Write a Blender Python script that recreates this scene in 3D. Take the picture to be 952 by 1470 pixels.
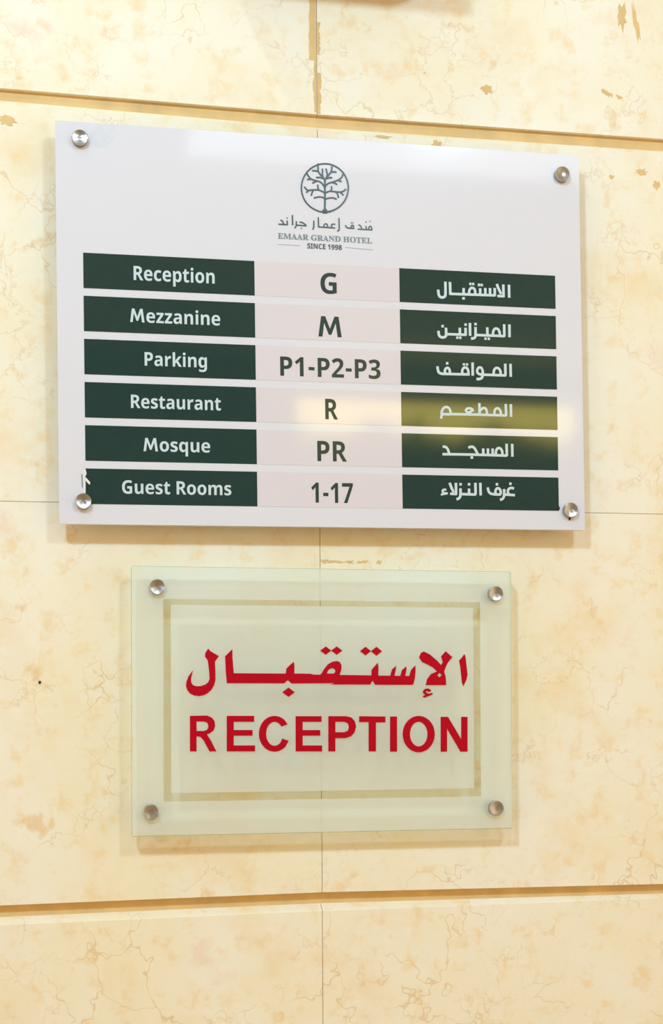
import bpy, bmesh, math, random
from mathutils import Vector, Matrix
from mathutils.geometry import tessellate_polygon

scene = bpy.context.scene
col = scene.collection
for ob in list(bpy.data.objects):
    bpy.data.objects.remove(ob)

# ------------------------------------------------------------------ camera
EYE = 1.5                                   # eye height above the floor
cam = bpy.data.cameras.new('camera')
cam.sensor_width = 36.0
cam.lens = 36.0 * 2000.0 / 1470.0
cam.shift_y = 249.27 / 1470.0
cam.clip_start = 0.01
camera = bpy.data.objects.new('camera', cam)
col.objects.link(camera)
r_, u_, f_ = ((0.98100223, -0.19388442, -0.00659218), (0.00320182, -0.01779465, 0.99983654), (0.19397003, 0.98086298, 0.01683581))
M = Matrix(((r_[0], u_[0], -f_[0]), (r_[1], u_[1], -f_[1]), (r_[2], u_[2], -f_[2]))).to_4x4()
M.translation = Vector((0.0, -1.328, EYE))
camera.matrix_world = M
scene.camera = camera

# ------------------------------------------------------------------ world, lamps, exposure
world = bpy.data.worlds.new('lobby_air')
scene.world = world
world.use_nodes = True
bg = world.node_tree.nodes['Background']
bg.inputs[0].default_value = (1.0, 0.745, 0.445, 1)
bg.inputs[1].default_value = 1.55

scene.view_settings.view_transform = 'Standard'
scene.view_settings.look = 'None'
scene.view_settings.exposure = -0.17
scene.view_settings.gamma = 1.0
scene.view_settings.use_curve_mapping = False

CEIL = 2.90
LAMP_NEAR = (-0.10, -0.50)                  # small downlight close to the wall
LAMP_MAIN = (0.85, -1.63)                   # a row of two downlights further out
LAMP_LEFT = (-0.60, -1.63)

def area(name, loc, size, energy, color, target=None, shape='DISK', size_y=None):
    l = bpy.data.lights.new(name, 'AREA')
    l.shape = shape; l.size = size; l.energy = energy; l.color = color
    if size_y: l.size_y = size_y
    o = bpy.data.objects.new(name, l); o.location = loc
    if target is not None:
        d = Vector(target) - Vector(loc)
        o.rotation_euler = d.to_track_quat('-Z', 'Y').to_euler()
    col.objects.link(o)
    return o

area('downlight_beam_near', (LAMP_NEAR[0], LAMP_NEAR[1], 2.855), 0.035, 1.7, (0.55, 0.78, 1.0), (0.05, -0.05, 1.0))
area('downlight_beam_main', (LAMP_MAIN[0], LAMP_MAIN[1], 2.84), 0.19, 13.5, (0.46, 0.75, 1.0), (0.45, 0.0, 0.9))
area('downlight_beam_left', (LAMP_LEFT[0], LAMP_LEFT[1], 2.84), 0.19, 26.0, (0.46, 0.75, 1.0), (0.10, 0.0, 0.9))

# ------------------------------------------------------------------ data (millimetres in each sign's own plane)
WEAR_AND_GAP = [["chip","CHIP",[[[-232.93,-143.79],[-231.34,-144.3],[-227.8,-148.32],[-228.2,-150.66],[-229.63,-149.6],[-232.17,-146.76]],[[-234.47,-137.57],[-231.94,-136.16],[-231.03,-140.49],[-232.56,-143.78],[-232.1,-150.29],[-232.41,-159.53],[-234.33,-159.57],[-233.79,-149.24],[-234.37,-143.27]]]],["crack","PIT",[[[-235.57,-141.12],[-235.09,-141.01],[-234.8,-153.06],[-235.23,-153.34]]]],["scuff","SCRATCH",[[[-224.28,178.46],[-215.98,185.44],[-201.4,186.43],[-199.04,180.15],[-203.39,171.82],[-209.54,164.87],[-221.05,164.49],[-225.84,167.88]]]],["drip","PIT",[[[228.29,-164.75],[229.1,-163.72],[230.26,-164.98],[230.11,-167.26],[228.93,-167.79],[228.09,-166.79]],[[239.62,-174.51],[241.12,-174.64],[241.46,-176.27],[240.36,-178.06],[239.47,-176.8]]]]]
GLYPH = {"SANS":{" ":[174,[]],"-":[225,[[32,160,195,160,195,240,32,240]]],"1":[384,[[176,0,176,277,176,287,176,298,177,310,177,323,179,373,176,370,173,367,169,363,164,358,159,353,154,348,149,344,144,340,89,296,40,357,194,480,277,480,277,0]]],"2":[384,[[27,0,27,71,147,192,165,210,180,226,194,241,206,254,216,267,225,278,232,290,238,300,242,311,245,322,247,333,248,345,247,358,244,370,239,380,232,388,223,394,213,398,202,401,189,402,176,401,162,398,149,394,136,389,122,382,109,373,95,364,81,353,26,418,36,427,47,435,58,443,70,451,82,459,95,465,108,471,123,476,139,481,157,484,176,486,197,486,219,485,241,482,260,477,278,469,294,460,308,449,320,437,330,423,338,408,344,392,347,375,349,357,348,337,345,319,340,301,333,284,324,268,313,252,301,236,287,220,271,203,254,186,235,167,215,148,153,90,153,85,362,85,362,0]]],"3":[384,[[164,-7,126,-5,90,0,57,8,26,19,26,105,41,98,57,92,74,86,90,82,107,78,123,76,138,74,153,74,178,75,199,79,216,84,229,93,239,103,246,115,250,130,251,146,251,155,249,164,246,172,241,180,235,186,227,192,217,197,206,200,192,204,176,206,157,207,136,208,99,208,99,285,136,285,157,286,175,288,191,290,204,294,214,298,223,304,230,310,235,317,239,324,242,332,243,341,244,350,243,362,240,373,235,382,228,390,219,396,207,401,192,403,175,404,159,404,143,401,129,398,116,393,104,387,93,381,82,375,73,369,26,439,41,449,57,458,74,466,92,473,112,479,134,483,157,485,183,486,218,484,249,479,276,469,300,456,319,440,332,420,340,398,343,372,341,348,336,327,326,309,313,293,297,279,280,268,261,259,240,253,240,251,267,246,291,238,311,228,327,216,340,200,350,183,355,162,357,140,356,119,352,100,346,82,337,65,325,49,311,35,294,23,274,12,251,4,225,-2,196,-6]]],"7":[384,[[75,0,255,394,18,394,18,480,362,480,362,416,181,0]]],"8":[384,[[192,-7,154,-5,121,2,92,13,67,28,48,46,35,68,26,93,24,122,25,145,30,166,39,185,50,201,65,216,80,229,97,240,116,251,100,261,86,273,73,285,61,299,51,314,44,331,40,350,38,371,40,389,44,406,50,421,60,435,71,446,85,457,100,466,117,473,134,478,153,482,172,485,192,486,212,485,232,482,251,478,268,473,285,466,300,457,313,446,324,435,333,421,340,406,344,389,345,370,344,350,339,331,331,314,321,299,308,286,293,274,277,263,259,253,272,246,284,239,296,231,308,222,319,213,329,203,338,192,346,180,352,168,356,154,359,140,360,124,359,105,355,87,348,70,339,55,327,41,313,29,298,18,280,9,260,2,239,-3,216,-6],[192,296,203,301,214,307,223,314,232,321,240,330,245,339,249,350,250,363,249,374,246,383,241,392,233,399,225,405,215,408,204,411,191,412,180,411,169,408,159,405,150,399,143,392,138,383,135,374,134,363,135,351,138,340,143,331,151,322,160,315,170,308,181,301],[191,68,208,69,224,72,237,77,247,84,255,93,261,103,265,114,266,127,265,136,263,144,260,152,255,159,250,166,243,172,236,178,229,184,221,189,213,194,204,199,196,204,187,209,173,201,159,193,147,184,137,175,128,164,122,153,119,141,118,128,119,115,122,104,128,94,136,85,146,77,159,72,174,69]]],"9":[384,[[120,-7,112,-7,104,-6,96,-6,87,-6,78,-5,69,-4,62,-3,55,-2,55,79,62,78,69,77,76,76,83,75,91,74,98,73,105,73,113,73,141,74,166,77,187,83,205,92,220,102,233,114,243,129,251,144,257,162,262,181,265,201,267,222,263,222,255,211,246,201,236,191,225,183,212,176,197,171,178,168,156,167,127,169,101,176,78,189,58,206,42,228,31,254,24,284,21,318,24,355,32,388,46,416,65,441,89,460,117,474,149,482,185,485,209,483,231,479,253,472,273,462,292,450,309,434,324,415,336,393,347,368,354,340,359,309,360,275,360,254,358,234,357,213,354,193,350,173,346,154,340,135,333,117,324,99,315,83,303,67,290,53,276,40,260,28,241,18,221,9,199,2,175,-3,148,-6],[185,244,196,245,206,247,215,250,224,255,232,260,239,266,245,272,250,280,254,287,257,295,259,303,259,311,259,322,257,333,255,344,251,355,247,365,241,374,235,382,227,390,218,396,209,400,198,403,187,404,173,402,160,399,148,392,138,383,130,372,124,357,121,340,120,320,121,303,124,288,129,276,136,265,145,256,156,249,169,246]]],"C":[428,[[255,-7,219,-5,187,1,158,10,133,24,110,41,91,61,75,84,62,110,52,139,45,170,40,203,39,239,41,274,46,307,54,338,65,367,80,394,97,417,118,437,141,455,168,468,197,478,229,484,264,486,282,486,300,484,318,481,335,477,353,472,371,467,388,460,404,453,371,370,358,376,344,382,331,387,317,392,304,396,290,399,277,401,264,402,236,399,212,391,192,377,175,358,161,334,151,306,146,274,144,238,146,202,151,171,160,143,172,120,189,102,209,88,235,81,264,78,279,78,293,80,308,82,323,85,338,88,353,93,369,98,386,103,386,18,370,12,355,7,339,3,324,-1,308,-3,291,-5,273,-6]]],"E":[376,[[60,0,60,480,336,480,336,396,162,396,162,291,324,291,324,208,162,208,162,84,336,84,336,0]]],"G":[486,[[262,-7,211,-3,167,9,129,29,97,56,71,92,53,134,43,184,39,240,41,277,46,311,55,342,68,371,84,397,104,420,127,439,153,456,183,469,215,479,251,484,289,486,309,486,327,484,346,482,365,478,383,474,400,469,416,463,432,457,398,375,387,381,375,386,362,390,348,394,334,397,319,400,304,401,289,402,267,400,247,397,229,390,212,381,197,370,183,357,171,342,162,325,154,306,148,285,145,262,144,238,145,216,147,194,151,174,156,155,164,138,173,123,184,110,197,98,212,89,229,83,248,79,269,78,279,78,289,78,297,79,305,80,313,81,320,82,327,83,333,85,333,185,242,185,242,269,433,269,433,21,414,15,394,9,374,5,354,1,333,-3,311,-5,287,-6]]],"I":[261,[[21,0,21,58,80,85,80,395,21,422,21,480,240,480,240,422,181,395,181,85,240,58,240,0]]],"M":[633,[[38,0,108,480,205,480,315,190,425,480,522,480,592,0,495,0,452,325,345,50,285,50,178,325,135,0]]],"N":[546,[[60,0,60,480,189,480,397,120,399,120,398,137,397,154,396,170,396,187,395,203,395,220,394,236,394,253,394,480,486,480,486,0,357,0,148,363,145,363,146,346,147,328,149,311,149,294,150,277,151,260,151,243,151,226,151,0]]],"P":[422,[[60,0,60,480,214,480,257,477,294,470,324,457,349,440,368,418,381,392,389,363,392,330,390,309,387,289,382,270,374,252,364,234,351,219,335,205,316,193,294,183,268,176,239,172,206,171,162,171,162,0],[162,254,195,254,216,255,234,258,250,263,264,271,275,281,282,293,287,309,289,326,284,357,269,379,243,392,208,396,162,396]]],"R":[443,[[60,0,60,480,200,480,246,477,285,471,318,459,345,444,365,424,380,399,389,370,392,336,391,320,388,305,385,291,379,278,372,267,365,256,356,246,346,237,336,229,325,221,314,215,302,209,443,0,330,0,216,184,162,184,162,0],[162,267,195,267,218,268,238,271,254,276,267,283,277,293,283,304,287,318,289,333,287,349,283,362,276,373,266,382,252,388,236,393,216,395,193,396,162,396]]],"S":[370,[[167,-7,130,-5,95,1,62,10,31,22,31,117,48,110,66,103,84,96,102,90,120,84,138,80,156,78,175,77,192,78,207,81,219,85,228,92,235,99,240,108,243,118,244,128,242,141,237,153,229,163,217,172,203,180,187,189,170,198,150,207,142,211,133,215,124,220,114,225,105,231,95,238,86,245,77,253,68,262,61,272,54,282,48,293,43,306,39,319,37,334,36,350,39,380,47,407,61,431,80,450,104,466,131,477,163,484,199,486,217,486,235,484,253,481,270,478,287,473,305,467,323,460,341,453,308,373,292,380,277,385,263,390,249,394,236,397,223,400,209,401,195,402,182,401,170,398,160,394,151,388,144,381,140,373,137,363,136,353,137,341,141,330,149,321,158,313,171,305,187,296,205,287,226,277,244,268,260,259,275,250,289,241,301,231,312,220,321,208,329,196,335,183,340,168,342,151,343,133,340,103,332,76,317,52,297,31,272,15,242,3,206,-4]]],"a":[406,[[142,-7,118,-5,97,0,78,9,60,22,46,38,36,58,30,82,28,109,31,137,38,160,51,180,69,196,92,208,120,217,154,223,192,226,256,228,256,244,255,258,252,269,247,279,241,287,232,293,223,297,211,299,199,300,185,300,172,298,159,296,146,292,134,288,121,284,108,279,95,273,62,341,78,348,94,355,110,361,128,365,146,369,165,372,184,374,203,374,238,372,268,366,294,356,316,342,333,324,345,302,353,275,355,244,355,0,285,0,266,50,263,50,251,36,239,24,226,14,214,7,199,1,183,-3,163,-6],[179,66,195,68,209,71,222,77,234,86,243,96,250,109,254,123,256,140,256,170,217,169,195,167,176,164,161,158,150,151,142,142,136,132,132,121,131,109,132,98,134,89,139,82,144,76,152,72,160,69,169,67]]],"c":[345,[[201,-7,163,-4,129,5,100,19,75,39,55,65,41,97,33,136,30,181,32,213,36,242,43,268,53,291,66,311,80,328,97,342,117,353,138,362,160,368,184,372,210,373,228,373,245,372,261,369,276,366,289,362,302,358,314,353,324,349,295,271,283,276,272,280,261,284,251,287,241,289,230,291,220,292,210,293,176,286,152,265,137,230,132,182,134,156,137,134,144,116,153,101,164,89,177,81,193,76,210,75,226,75,240,77,253,79,266,83,278,88,290,93,301,99,313,106,313,21,301,14,290,8,277,3,265,0,252,-3,236,-5,220,-6]]],"e":[397,[[218,-7,192,-5,166,-2,143,5,121,14,101,25,83,40,68,56,54,76,44,98,36,123,32,150,30,181,32,212,36,240,42,265,52,288,64,308,78,325,94,340,113,352,133,361,155,368,178,372,203,373,239,371,271,363,300,349,324,330,343,306,357,278,365,245,368,207,368,158,132,158,134,138,139,121,146,105,157,92,170,81,185,74,203,69,223,68,240,68,257,70,273,72,287,75,302,79,317,84,332,90,347,97,347,19,334,13,320,8,305,3,290,0,275,-3,257,-5,239,-6],[134,225,274,225,273,241,269,256,264,269,257,280,247,290,235,297,221,301,204,302,190,301,178,298,166,292,156,283,148,273,141,259,136,243]]],"g":[425,[[189,-161,170,-161,152,-160,134,-159,117,-156,101,-154,84,-150,68,-145,52,-140,52,-60,87,-72,122,-81,158,-86,195,-88,229,-83,253,-67,268,-41,273,-5,273,3,273,8,273,14,273,20,274,26,275,48,273,48,263,34,252,23,240,13,228,6,214,0,200,-4,185,-6,169,-7,138,-4,111,6,87,21,67,43,51,71,39,103,33,140,30,183,33,225,40,263,51,295,68,323,88,345,112,361,140,370,171,373,203,370,232,360,256,343,277,320,280,320,288,367,373,367,373,-1,370,-38,361,-70,347,-97,326,-120,300,-138,269,-151,232,-159],[204,72,222,73,237,77,250,84,261,94,269,107,275,124,278,145,279,170,279,182,278,209,275,233,269,252,261,267,251,278,238,286,222,291,203,292,172,285,150,264,137,230,132,181,137,133,150,99,173,79]]],"i":[205,[[103,412,92,413,82,415,72,418,64,423,57,430,52,438,49,449,48,461,49,474,52,485,57,494,64,500,72,505,82,508,92,510,103,510,113,510,123,508,133,505,141,500,148,494,153,485,156,474,157,461,156,449,153,438,148,430,141,423,133,418,123,415,113,413],[52,0,52,367,152,367,152,0]]],"k":[416,[[52,0,52,510,152,510,152,282,152,272,152,261,152,251,151,241,147,199,148,199,169,228,175,235,180,242,186,249,192,255,295,367,408,367,262,208,416,0,301,0,195,148,152,114,152,0]]],"m":[659,[[52,0,52,367,129,367,142,320,148,320,157,333,168,344,180,353,194,361,209,366,224,370,239,373,255,373,274,373,292,370,308,366,323,360,336,353,348,344,358,333,366,320,375,320,384,333,395,344,407,353,421,361,436,366,452,370,467,373,483,373,512,371,538,365,559,355,577,342,591,323,601,300,607,272,609,239,609,0,509,0,509,214,506,249,495,274,478,289,454,293,436,292,420,286,407,278,398,265,390,250,385,231,382,209,381,184,381,0,281,0,281,214,277,249,267,274,250,289,226,293,206,292,190,286,178,276,168,262,161,245,156,224,153,200,152,173,152,0]]],"n":[441,[[52,0,52,367,129,367,142,320,148,320,157,333,168,344,181,353,196,361,211,366,227,370,244,373,261,373,289,371,314,365,336,355,355,342,371,323,382,300,389,272,391,239,391,0,291,0,291,214,290,233,287,249,283,263,277,274,269,282,258,289,246,292,232,293,211,292,193,286,179,276,169,262,162,245,157,224,154,200,152,173,152,0]]],"o":[416,[[207,-7,182,-5,159,-1,137,6,116,15,97,28,80,43,66,60,53,80,43,103,36,128,32,155,30,184,33,227,42,265,57,297,78,324,104,346,134,361,169,370,209,373,234,372,258,368,280,361,300,351,319,339,336,324,350,307,363,287,373,265,380,240,384,213,385,184,382,141,373,103,358,70,337,43,311,21,281,6,246,-4],[208,74,227,76,242,81,255,90,266,102,273,117,279,136,282,158,283,184,282,210,279,232,273,250,266,266,255,278,242,286,226,291,208,293,189,291,173,286,160,278,150,266,142,250,137,232,133,210,132,184,133,158,137,136,142,117,150,102,160,90,174,81,189,76]]],"p":[425,[[52,-161,52,367,134,367,148,319,152,319,160,330,170,340,180,349,192,357,205,364,221,369,238,372,257,373,286,370,312,361,336,346,357,325,373,299,385,266,393,228,395,184,392,140,385,102,373,69,355,42,334,21,310,5,283,-4,254,-7,235,-6,218,-3,203,1,191,8,180,15,169,23,160,31,152,40,147,40,149,26,151,13,152,-1,152,-13,152,-161],[226,75,242,76,255,82,267,91,276,103,284,119,289,138,292,160,293,185,289,233,276,266,254,287,224,293,206,292,191,287,179,280,170,269,163,256,157,239,154,219,152,195,152,185,153,160,156,138,161,119,168,103,178,91,190,82,206,76]]],"q":[425,[[273,-161,273,-7,273,7,274,20,275,34,277,48,273,48,265,37,256,27,245,17,234,9,220,2,205,-3,188,-6,169,-7,139,-4,113,5,89,20,69,41,52,68,40,101,33,139,30,183,33,227,40,265,52,298,69,325,90,346,114,361,141,370,171,373,190,372,207,370,223,365,236,358,248,350,259,341,268,331,277,320,279,320,288,367,373,367,373,-161],[204,72,223,73,240,78,252,86,262,96,269,110,275,127,278,147,279,170,279,182,278,207,275,229,270,248,263,264,253,276,240,285,223,290,203,292,186,290,172,285,160,276,150,264,142,248,137,229,133,207,132,181,137,133,150,99,173,79]]],"r":[305,[[52,0,52,367,128,367,143,305,148,305,157,319,167,331,179,343,192,353,207,362,222,368,239,372,257,373,275,373,279,372,284,372,288,371,291,371,283,277,270,279,254,280,241,279,229,278,217,275,205,271,194,266,184,259,175,251,167,242,161,231,156,218,153,203,152,187,152,0]]],"s":[334,[[152,-7,133,-6,116,-5,100,-4,86,-2,72,1,58,5,45,9,31,15,31,97,46,91,62,85,78,80,95,75,111,71,127,69,142,67,155,66,169,67,180,69,190,71,197,75,203,80,206,85,209,91,210,98,209,103,208,107,207,111,204,115,201,119,197,123,190,127,183,132,173,137,161,142,147,149,130,156,114,163,99,171,86,178,74,185,64,193,55,201,47,210,41,220,36,231,33,243,31,257,30,271,33,295,40,316,53,334,70,348,91,359,116,367,144,372,175,373,192,373,209,372,225,370,240,367,256,363,272,358,288,352,304,345,274,273,261,278,248,283,235,288,223,292,211,295,199,298,186,299,174,300,155,298,141,293,132,286,130,275,130,271,131,267,133,263,135,260,139,256,144,252,150,248,157,244,167,240,178,235,191,229,206,223,221,217,236,210,249,203,261,196,271,189,281,181,289,172,296,162,301,151,305,139,307,124,308,109,306,83,298,60,286,40,269,23,247,10,220,1,188,-5]]],"t":[291,[[178,-7,162,-6,147,-4,133,-1,119,4,107,10,96,19,86,29,78,41,72,56,67,73,64,93,63,115,63,291,15,291,15,334,71,367,99,445,163,445,163,367,266,367,266,291,163,291,163,115,164,105,166,97,170,89,175,84,182,79,189,76,198,74,207,73,215,73,223,74,231,75,239,77,247,78,255,80,262,82,270,85,270,10,261,7,252,4,241,1,230,-2,218,-4,205,-5,192,-6]]],"u":[441,[[181,-7,153,-5,127,1,105,11,86,25,70,44,59,67,53,95,50,128,50,367,150,367,150,152,151,134,154,118,158,105,165,93,173,85,183,78,195,74,210,73,231,75,248,81,262,91,272,104,279,122,285,142,288,167,289,194,289,367,389,367,389,0,312,0,299,47,293,47,284,34,273,23,260,13,245,6,230,0,214,-4,198,-6]]],"z":[328,[[18,0,18,59,188,290,28,290,28,367,302,367,302,302,136,77,308,77,308,0]]]},"SERIF":{" ":[174,[]],"A":[436,[[-9,0,-9,18,1,19,9,21,17,25,24,30,30,38,36,47,43,60,49,75,206,466,224,465,384,87,392,70,399,55,405,44,411,34,417,27,425,22,433,19,443,18,443,0,229,0,229,18,253,20,270,25,280,34,283,46,283,51,281,59,277,69,273,81,253,132,103,132,79,71,78,68,77,65,76,62,76,59,75,48,78,35,87,26,102,20,124,18,128,18,128,0],[113,161,242,161,177,319]]],"D":[495,[[20,0,20,17,35,19,47,21,56,25,63,30,68,36,71,46,73,59,74,75,74,374,73,392,71,407,67,418,61,426,53,432,43,435,30,438,15,439,15,455,222,455,278,452,328,441,370,422,405,396,433,364,452,325,464,279,468,228,453,128,408,57,333,14,228,0],[222,24,253,27,279,37,302,53,319,75,333,104,343,139,349,181,351,229,343,318,319,382,279,420,223,433,211,433,202,431,195,428,190,423,186,417,184,409,182,398,182,385,182,72,182,59,184,48,186,40,190,34,195,30,202,27,211,25]]],"E":[442,[[14,0,14,17,30,18,44,20,55,24,62,30,68,37,72,48,74,62,75,78,75,369,74,389,72,405,68,417,62,425,54,431,44,435,31,438,16,439,16,455,399,455,399,320,383,320,378,349,369,373,356,392,340,406,320,417,295,424,266,429,232,430,222,430,213,430,206,429,200,428,195,427,191,424,188,421,186,417,185,412,184,405,183,397,183,388,183,246,193,246,214,247,232,252,247,259,259,269,269,282,277,300,283,321,288,345,304,345,304,118,287,118,285,137,282,154,278,169,273,181,267,192,259,201,251,208,241,213,229,217,216,220,202,222,185,222,183,222,183,67,183,56,185,47,188,40,192,35,198,32,206,29,217,28,230,28,254,28,276,30,295,34,313,39,330,45,345,53,358,63,371,75,382,89,393,105,402,123,411,143,430,143,402,0]]],"G":[508,[[268,-10,233,-8,200,-3,170,7,141,19,116,36,93,55,74,77,57,103,44,131,35,161,29,194,28,229,29,263,35,295,44,324,57,352,74,377,93,399,115,419,139,435,166,448,195,458,225,464,257,465,284,464,311,459,340,451,369,441,374,439,379,437,383,436,388,436,393,436,398,438,402,440,406,443,409,447,412,452,416,458,419,465,437,465,437,308,420,308,412,327,403,346,393,363,382,379,370,393,357,406,343,417,329,426,314,434,299,439,283,442,267,443,214,430,176,389,153,322,146,228,148,178,154,135,165,98,180,67,199,44,221,26,246,16,275,13,293,14,308,16,319,21,328,27,334,35,339,45,342,57,343,71,343,128,342,142,339,154,335,163,329,170,321,175,309,179,294,181,275,182,275,198,500,198,500,182,485,181,473,179,463,175,457,171,452,164,449,155,447,143,446,128,446,29,402,12,357,0,313,-8]]],"H":[523,[[15,0,15,17,31,19,45,22,55,26,62,32,68,39,72,50,74,64,75,81,75,379,74,394,71,406,68,416,62,424,55,429,44,434,32,437,16,439,16,455,242,455,242,439,230,437,220,436,211,434,204,432,198,429,193,425,190,421,187,415,185,408,183,400,182,390,182,379,182,251,342,251,342,379,342,390,341,400,339,408,337,415,335,421,331,425,326,429,320,432,313,434,304,436,294,437,282,439,282,455,507,455,507,439,491,437,478,434,468,429,461,424,456,417,452,407,450,394,449,379,449,81,450,65,452,52,456,41,461,33,468,27,478,22,491,19,507,17,507,0,282,0,282,17,298,19,311,21,321,25,329,31,335,38,339,49,341,63,342,81,342,221,182,221,182,81,183,64,185,50,189,39,194,32,202,26,212,22,225,19,242,17,242,0]]],"L":[426,[[15,0,15,17,31,19,45,22,55,26,62,32,68,39,72,50,74,64,75,81,75,379,74,394,71,407,68,417,62,425,55,430,44,434,32,437,16,439,16,455,250,455,250,439,237,438,226,437,216,436,208,434,201,431,196,427,191,422,188,416,185,409,183,401,182,390,182,379,182,83,182,72,183,62,184,54,185,47,188,41,191,37,195,34,200,31,206,30,214,28,223,28,234,28,257,28,278,31,297,34,315,40,330,47,345,56,358,67,370,80,381,95,391,112,400,132,409,154,427,154,402,0]]],"M":[634,[[14,0,14,17,30,19,43,22,53,26,61,32,67,39,72,50,74,63,75,79,75,382,75,393,74,402,73,409,71,416,68,421,64,426,59,429,53,432,45,434,37,436,26,438,15,439,15,455,185,455,317,142,449,455,617,455,617,439,602,437,590,433,580,429,573,423,567,416,563,405,561,393,560,378,560,85,560,72,561,61,563,51,565,43,568,36,571,31,576,26,582,23,588,21,596,19,606,18,617,17,617,0,396,0,396,17,407,19,417,20,425,22,433,25,438,28,443,32,447,38,450,44,452,52,453,61,454,71,455,83,455,399,288,0,270,0,105,389,105,80,106,62,109,48,113,37,120,30,128,24,139,20,153,18,169,17,169,0]]],"N":[493,[[403,-11,107,350,107,79,108,62,110,49,113,38,119,31,126,26,136,21,150,19,167,17,167,0,18,0,18,17,29,18,39,19,47,21,54,23,60,26,65,30,68,35,71,41,73,49,75,57,76,67,76,79,76,388,61,407,49,421,41,429,36,433,33,435,28,436,24,437,18,439,18,455,156,455,391,169,391,377,391,389,390,399,388,407,386,414,383,420,379,425,375,429,369,431,362,434,353,436,343,437,331,439,331,455,480,455,480,439,464,437,450,434,440,430,433,425,428,417,425,407,422,393,422,377,422,-11]]],"O":[525,[[261,-11,236,-10,213,-6,190,-1,169,7,148,17,129,29,111,43,94,58,79,75,66,93,55,113,45,134,37,156,32,179,29,203,28,228,29,252,32,276,37,299,45,321,55,342,66,362,79,380,95,397,112,413,130,426,149,438,170,448,192,456,216,462,240,465,265,466,290,465,313,462,336,456,357,448,378,439,397,427,415,414,431,399,446,382,459,364,471,344,481,323,488,301,494,277,497,253,498,228,497,203,494,179,488,156,481,134,471,113,459,93,446,75,430,58,414,43,395,29,376,17,355,7,333,-1,310,-6,286,-10],[265,12,315,26,351,66,372,133,379,228,377,278,371,321,362,358,348,389,330,412,310,430,286,440,260,443,210,430,174,389,152,322,145,228,147,178,153,135,163,98,177,67,195,43,215,26,238,16]]],"R":[473,[[15,0,15,17,31,19,45,22,55,26,62,32,68,39,72,50,74,64,75,81,75,379,74,394,71,406,68,416,62,424,55,429,44,434,32,437,16,439,16,455,217,455,264,453,305,448,339,439,367,426,389,409,405,388,414,363,417,334,411,296,392,265,360,241,315,224,432,50,437,43,443,36,448,30,452,26,457,22,463,19,470,18,478,17,480,17,480,0,338,0,201,212,182,212,182,81,183,64,185,50,189,39,194,32,202,26,212,22,225,19,242,17,242,0],[182,234,203,234,228,235,249,240,266,248,280,258,290,272,298,290,302,311,304,336,299,378,284,407,259,425,224,431,212,431,202,429,195,426,190,422,186,417,184,409,182,398,182,385]]],"T":[423,[[92,0,92,17,109,18,123,21,134,25,142,31,148,39,152,50,155,64,156,81,156,433,149,433,124,431,102,426,82,416,65,403,51,387,41,367,33,344,29,318,11,318,11,455,410,455,410,317,394,317,381,368,357,404,319,426,269,433,263,433,263,81,264,63,267,49,271,38,276,30,284,25,296,21,310,18,328,17,328,0]]]}}
LEFT = [["Reception",-147.79,48.5,75.9,13.22],["Mezzanine",-147.24,8.69,84.36,12.69],["Parking",-147.28,-31.73,58.35,12.69],["Restaurant",-147.49,-71.94,84.14,12.46],["Mosque",-147.25,-112.08,62.33,12.41],["Guest Rooms",-147.61,-152.12,102.17,12.42]]
MID = [["G",-0.11,47.23,15.89,19.91],["M",0.68,5.48,22.84,19.75],["P1-P2-P3",0.88,-34.12,98.09,18.4],["R",1.15,-73.92,12.27,19.58],["PR",1.13,-114.43,28.81,19.4],["1-17",0.6,-154.42,40.77,19.16]]
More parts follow.
